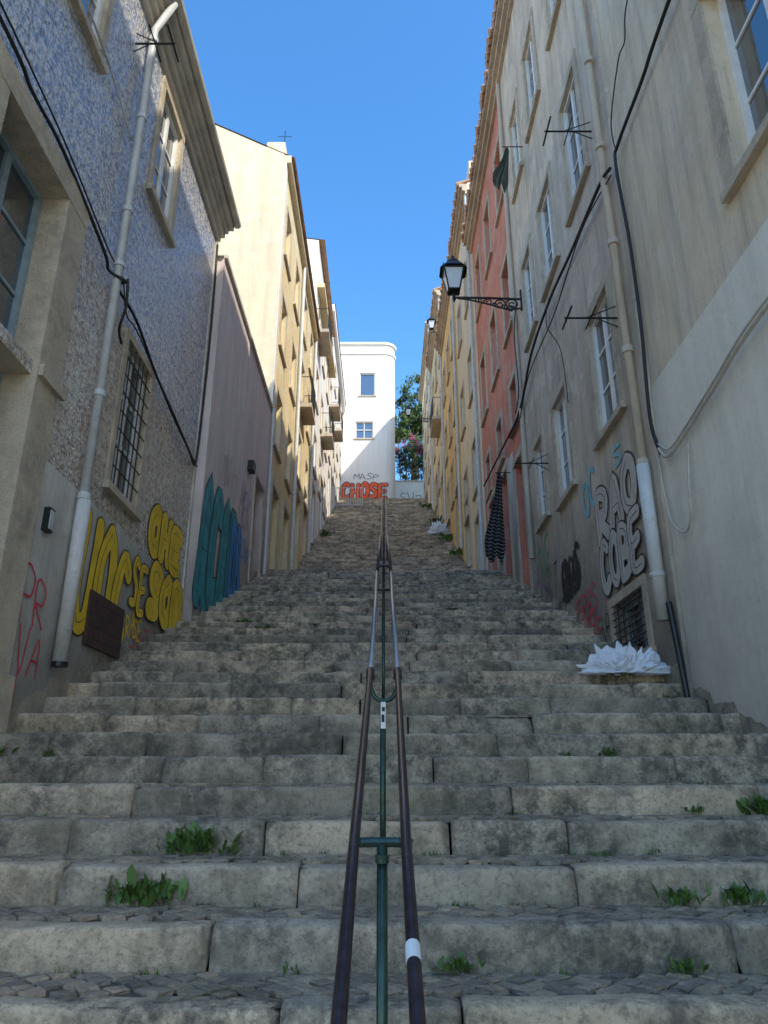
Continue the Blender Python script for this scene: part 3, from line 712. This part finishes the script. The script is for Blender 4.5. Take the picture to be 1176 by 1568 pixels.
# ------------------------------------------------------------------ hanging fabric, laundry, bags
def cloth(name,mat,X0,y,zt,w,h,ax='y',amp=.05,narrow=.4):
    b=Obj(name,(X0,y,zt)); n=20;mz=24; vs=[];fs=[]
    for j in range(mz+1):
        t=j/mz; ww=w*(.25+.75*min(1,t*1.3)**1.5)*(1-.5*max(0,t-.85)*6*narrow)
        for i in range(n+1):
            u=i/n-.5; f=math.sin(u*17+t*2)*amp*(.4+t)+math.sin(t*5)*.04
            vs.append((X0+u*ww*.85+f*.3-t*.2,y+u*ww*.5+f,zt-h*t-abs(u)*.1+.08*math.sin(u*9)*t))
    for j in range(mz):
        for i in range(n): a=j*(n+1)+i; fs.append((a,a+1,a+n+2,a+n+1))
    b.mesh('cloth',mat,vs,fs); b.tube('hanger','iron',[(2.66,y,zt+.0),(X0-.1,y,zt)],.01,6); return b.done(smooth=('cloth',))
cloth('striped_fabric','fabric',2.42,14.0,6.0,.52,1.9)
cloth('hanging_laundry','cloth',2.35,10.6,11.3,.35,1.0,narrow=.3)
def bag(name,x,y,z,sx,sy,sz):
    b=Obj(name,(x,y,z)); n=72;m=30;vs=[];fs=[]
    for j in range(m+1):
        ph=math.pi/2*j/m
        for i in range(n):
            a=2*math.pi*i/n; q=Vector((math.cos(a)*math.cos(ph)*2,math.sin(a)*math.cos(ph)*2,math.sin(ph)*2)); r=1+.5*noise.noise(q*1.2+Vector((3,1,0)))+.5*noise.noise(q*2.6)+.35*abs(noise.noise(q*5))+.15*abs(noise.noise(q*13))
            vs.append((x+math.cos(a)*math.cos(ph)*sx*r,y+math.sin(a)*math.cos(ph)*sy*r,z+math.sin(ph)*sz*r*(1+.5*noise.noise(q*3+Vector((9,0,0))))))
    for j in range(m):
        for i in range(n): fs.append((j*n+i,j*n+(i+1)%n,(j+1)*n+(i+1)%n,(j+1)*n+i))
    b.mesh('film','plastic',vs,fs); b.done()
bag('plastic_bag',2.26,6.84,.9,.3,.11,.17)
bag('garbage_bag',2.2,27.5,9.1,.3,.25,.35)
# ------------------------------------------------------------------ weeds
def weed(name,x,y,z,r,n,tall=1.0):
    b=Obj(name,(x,y,z))
    for _ in range(n):
        a=U(0,6.28); L=r*U(.25,.85); lean=U(.3,1.2); w=L*U(.12,.26)
        bx,by=x+random.gauss(0,.45)*r,y+U(-.15,.05)*r; d=Vector((math.cos(a),math.sin(a)*.6,0)); s=Vector((-d.y,d.x,U(-.4,.4))).normalized()
        p=Vector((bx,by,z+U(0,.45)*r)); pts=[]
        for k in range(5):
            t=k/4; c=p+d*L*t*lean*.8+Vector((0,0,L*tall*(t*1.1-lean*.55*t*t))); ww=w*math.sin(math.pi*min(1,t*.85+.12))
            pts.append((c-s*ww,c+s*ww))
        vs=[q for e in pts for q in e]; b.mesh('leaves','leaf',vs,[(2*k,2*k+1,2*k+3,2*k+2) for k in range(4)])
    b.done()
WD=[(-.95,2,.15,90),(-.78,2,.06,20),(-1.05,1,.15,90),(.28,0,.08,50),(1.13,0,.07,36),(1.55,1,.1,60),(1.3,1,.09,50),(2.15,3,.12,90),(1.75,3,.06,30),(1.55,5,.08,40),(1.25,5,.05,24),(-2.3,5,.06,30),(-2.65,5,.08,40),(-1.3,5,.03,12),(-.7,5,.03,10),(-.35,0,.05,14),(1.35,2,.04,16),(-1.25,2,.03,10),(-1.9,16,.14,60),(-1.6,15,.12,40),(2.5,8,.08,22),(1.3,20,.08,26),(-.9,12,.06,14),(-1.5,10,.05,10),(.6,6,.03,9),(1.0,3,.03,12),(1.8,1,.13,90)]
for x,i,r,n in WD: weed('weed_plant',x,stepY(i)-.03,stepZ(i-1)-.0,r,n)
for x,y,r in ((2.45,23,.3),(2.4,26,.35),(2.3,30,.4),(-2.3,27,.3),(2.4,36,.4)): weed('weed_plant',x,y,gz(y),r,60)
b=Obj('joint_grass',(0,4,0))
for _ in range(1100):
    i=random.randint(-3,14); x=U(XL,XR)
    if noise.noise(Vector((x*1.3,i*3.7,0)))<.12: continue
    y=stepY(i)-U(.005,.03); z=stepZ(i-1)
    for k in range(5):
        a=U(0,6.28); L=U(.012,.035); d=Vector((math.cos(a),math.sin(a),0)); s=Vector((-d.y,d.x,0))*.003; p=Vector((x+U(-.02,.02),y,z))
        b.poly('blades','leaf',[p-s,p+s,p+d*L*.6+Vector((0,0,L))])
b.done()
b=Obj('dry_leaves',(0,3,0))
for _ in range(300):
    i=random.randint(-3,12); x=U(XL,XR); y=stepY(i)+U(.1,.4); z=stepZ(i)+.012
    a=U(0,6.28); L=U(.006,.02); d=Vector((math.cos(a),math.sin(a),U(-.2,.3)))*L; s=Vector((-math.sin(a),math.cos(a),U(-.2,.2)))*L*.5; p=Vector((x,y,z))
    b.poly('leaves','dleaf',[p-d,p+s,p+d,p-s])
b.done()
# ------------------------------------------------------------------ tree + bougainvillea
def foliage(b,part,mat,cx,cy,cz,rx,ry,rz,clumps,per,ls):
    for _ in range(clumps):
        while True:
            p=Vector((U(-1,1),U(-1,1),U(-1,1)))
            if .3<p.length<1: break
        c=Vector((cx+p.x*rx,cy+p.y*ry,cz+p.z*rz)); cr=U(.25,.5)*min(rx,rz)*.6
        for _ in range(per):
            q=c+Vector((random.gauss(0,.5),random.gauss(0,.5),random.gauss(0,.45)))*cr
            a=Vector((U(-1,1),U(-1,1),U(-1,1))).normalized(); e=a.orthogonal().normalized(); L=ls*U(.6,1.2)
            b.poly(part,mat,[q-a*L,q+e*L*.45,q+a*L,q-e*L*.45])
b=Obj('garden_tree',(2.3,51,20))
b.tube('trunk','bark',smoothpts([(2.4,51,19),(2.3,51,22),(2.5,51.1,24.5),(2.3,51,27)],4),[.28-.01*i for i in range(13)],8)
for e in ((1.2,51,27),(3.4,50.6,28),(2.0,52,29),(2.9,50.2,29)): b.tube('branches','bark',smoothpts([(2.4,51,24),((2.4+e[0])/2,51,25.8),e],4),[.13-.01*i for i in range(9)],6)
foliage(b,'leaves','tleaf',2.9,51,27.2,1.8,1.8,2.9,70,90,.16)
foliage(b,'leaves','tleaf',1.5,50,24.9,1.2,1.3,1.5,36,80,.14)
b.done()
b=Obj('bougainvillea_bush',(2,47.4,19.2))
for k in range(6): b.tube('stems','bark',smoothpts([(1.2+k*.4,47.3,19),(1.1+k*.45,47,21),(1+k*.45,46.9,22.8)],3),.03,5)
foliage(b,'leaves','tleaf',2.1,47.3,21.3,1.5,.7,1.9,60,80,.11)
foliage(b,'flowers','fl',1.9,46.9,22.0,1.4,.6,1.1,11,60,.07)
b.done()
b=Obj('metal_barrier',(-2,37,14))
for k in range(12): b.tube('bars','pipe',[(-2.6+k*.13,37,gz(37)),(-2.6+k*.13,37,gz(37)+1.1)],.014,6)
for h in (.1,1.1): b.tube('bars','pipe',[(-2.65,37,gz(37)+h),(-1.15,37,gz(37)+h)],.022,6)
b.done()
# ------------------------------------------------------------------ graffiti
WL=Wall('L',2.776); WT=Wall('L',2.797); WPk=Wall('L',2.645); WR=Wall('R',2.645); WE=Wall('E',42.0)
b=Obj('graffiti',(-2.78,7,1.8)); bubble(b,WL,'UOC',6.34,1.3,.46,1.0,'gyel',.42,.016); bubble(b,WL,'SE',7.72,1.75,.24,.55,'gyel',.4,.013,o=.02); tag(b,WL,'RASE',7.75,1.45,.12,.22,'gyel',.03); b.done()
b=Obj('graffiti',(-2.78,9,2.3))
bubble(b,WL,'SOB',8.35,1.85,.46,.5,'gyel',.56,.018,o=.024)
bubble(b,WT,'OHE',8.25,2.6,.44,.45,'gyel',.56,.018)
tag(b,WL,'SME',7.9,1.3,.22,.28,'gred',.016); b.done()
b=Obj('graffiti',(-2.65,10.5,3))
bubble(b,WPk,'ACAD',9.96,2.45,.62,1.75,'gteal',.66,.028); bubble(b,WPk,'DB',11.9,2.85,.42,1.3,'gblue',.5,.03,o=.024); tag(b,WPk,'TO',10.0,2.3,.5,.5,'gteal',.14,o=.003)
tag(b,WPk,'ANTZ',10.9,4.6,.3,.5,'gsil',.03); tag(b,WPk,'MEK',12.4,4.5,.35,.7,'gpurp',.02); tag(b,WPk,'SUR',12.9,3.8,.24,.4,'gblue',.03); b.done()
b=Obj('graffiti',(-2.78,5.6,1.2)); tag(b,WL,'PR',5.45,1.1,.22,.42,'gred',.018); tag(b,WL,'VA',5.5,.75,.2,.3,'gred',.016); tag(b,WL,'I',5.5,.4,.2,.4,'gred',.012); b.done()
b=Obj('graffiti',(2.65,7.7,2.6))
bubble(b,WR,'RAO',-8.42,2.7,.5,.55,'gsil',.36,.022); bubble(b,WR,'COBE',-8.45,2.06,.38,.56,'gsil',.38,.02,o=.018)
tag(b,WR,'OC',-8.95,3.2,.3,.4,'glb',.07); tag(b,WR,'S',-7.6,3.3,.3,.25,'glb',.05); b.done()
b=Obj('graffiti',(2.65,9.8,2.5)); tag(b,WR,'SARO',-10.5,2.45,.26,.6,'black',.085); tag(b,WR,'OROS',-10.4,2.4,.25,.6,'black',.09,o=.007); tag(b,WR,'KIT',-10.9,1.95,.2,.45,'black',.03)
tag(b,WR,'ERAS',-9.75,1.95,.25,.28,'gred',.028,o=.014); tag(b,WR,'MARE',-9.6,1.6,.24,.3,'gred',.028,o=.014); tag(b,WR,'TVE',-11.9,3.1,.3,.6,'ggreen',.03); tag(b,WR,'CH',-6.95,1.9,.12,.3,'glb',.03); tag(b,WR,'SZV',-12.0,2.4,.3,.5,'gpurp',.02); tag(b,WR,'VIT',-11.6,2.7,.3,.5,'black',.02); tag(b,WR,'ZAR',-8.9,1.5,.16,.25,'black',.016); b.done()
b=Obj('graffiti',(-1,42,16.8)); bubble(b,WE,'CHOSE',-2.6,16.3,.58,.95,'gora',.36,.05,inner=False); tag(b,WE,'MASP',-1.9,17.55,.4,.35,'black',.04); b.done()
b=Obj('graffiti',(2,46.2,17.5)); w4=Wall('E',46.2); tag(b,w4,'SVZ',1.2,17.5,.5,.7,'black',.04); b.done()
# ------------------------------------------------------------------ camera, sky, sun
cam=bpy.data.cameras.new('camera'); co=bpy.data.objects.new('camera',cam); bpy.context.collection.objects.link(co)
co.location=(0,0,0); co.rotation_euler=(math.radians(110.09),0,0); cam.sensor_fit='VERTICAL'; cam.sensor_height=24; cam.lens=24*1110/1568; cam.clip_end=2000; cam.clip_start=.05
SC.camera=co
AZ=42; EL=41
w=bpy.data.worlds.new('World'); SC.world=w; w.use_nodes=True; n=w.node_tree.nodes
s=n.new('ShaderNodeTexSky'); s.sky_type='NISHITA'; s.sun_disc=False; s.sun_elevation=math.radians(EL); s.sun_rotation=math.radians(180-AZ); s.ozone_density=1.6; s.dust_density=.5
h=n.new('ShaderNodeHueSaturation'); h.inputs['Saturation'].default_value=1.3; h.inputs['Value'].default_value=2.65
w.node_tree.links.new(s.outputs[0],h.inputs['Color']); w.node_tree.links.new(h.outputs[0],n['Background'].inputs[0]); n['Background'].inputs[1].default_value=.15
l=bpy.data.lights.new('sun','SUN'); l.energy=4.8; l.angle=.009; l.color=(1,.92,.79); lo=bpy.data.objects.new('sun',l); bpy.context.collection.objects.link(lo)
az=math.radians(AZ);el=math.radians(EL)
d=Vector((math.sin(az)*math.cos(el),-math.cos(az)*math.cos(el),math.sin(el)))
lo.rotation_euler=d.to_track_quat('Z','Y').to_euler()
SC.view_settings.view_transform='Standard'; SC.view_settings.look='None'; SC.view_settings.exposure=0
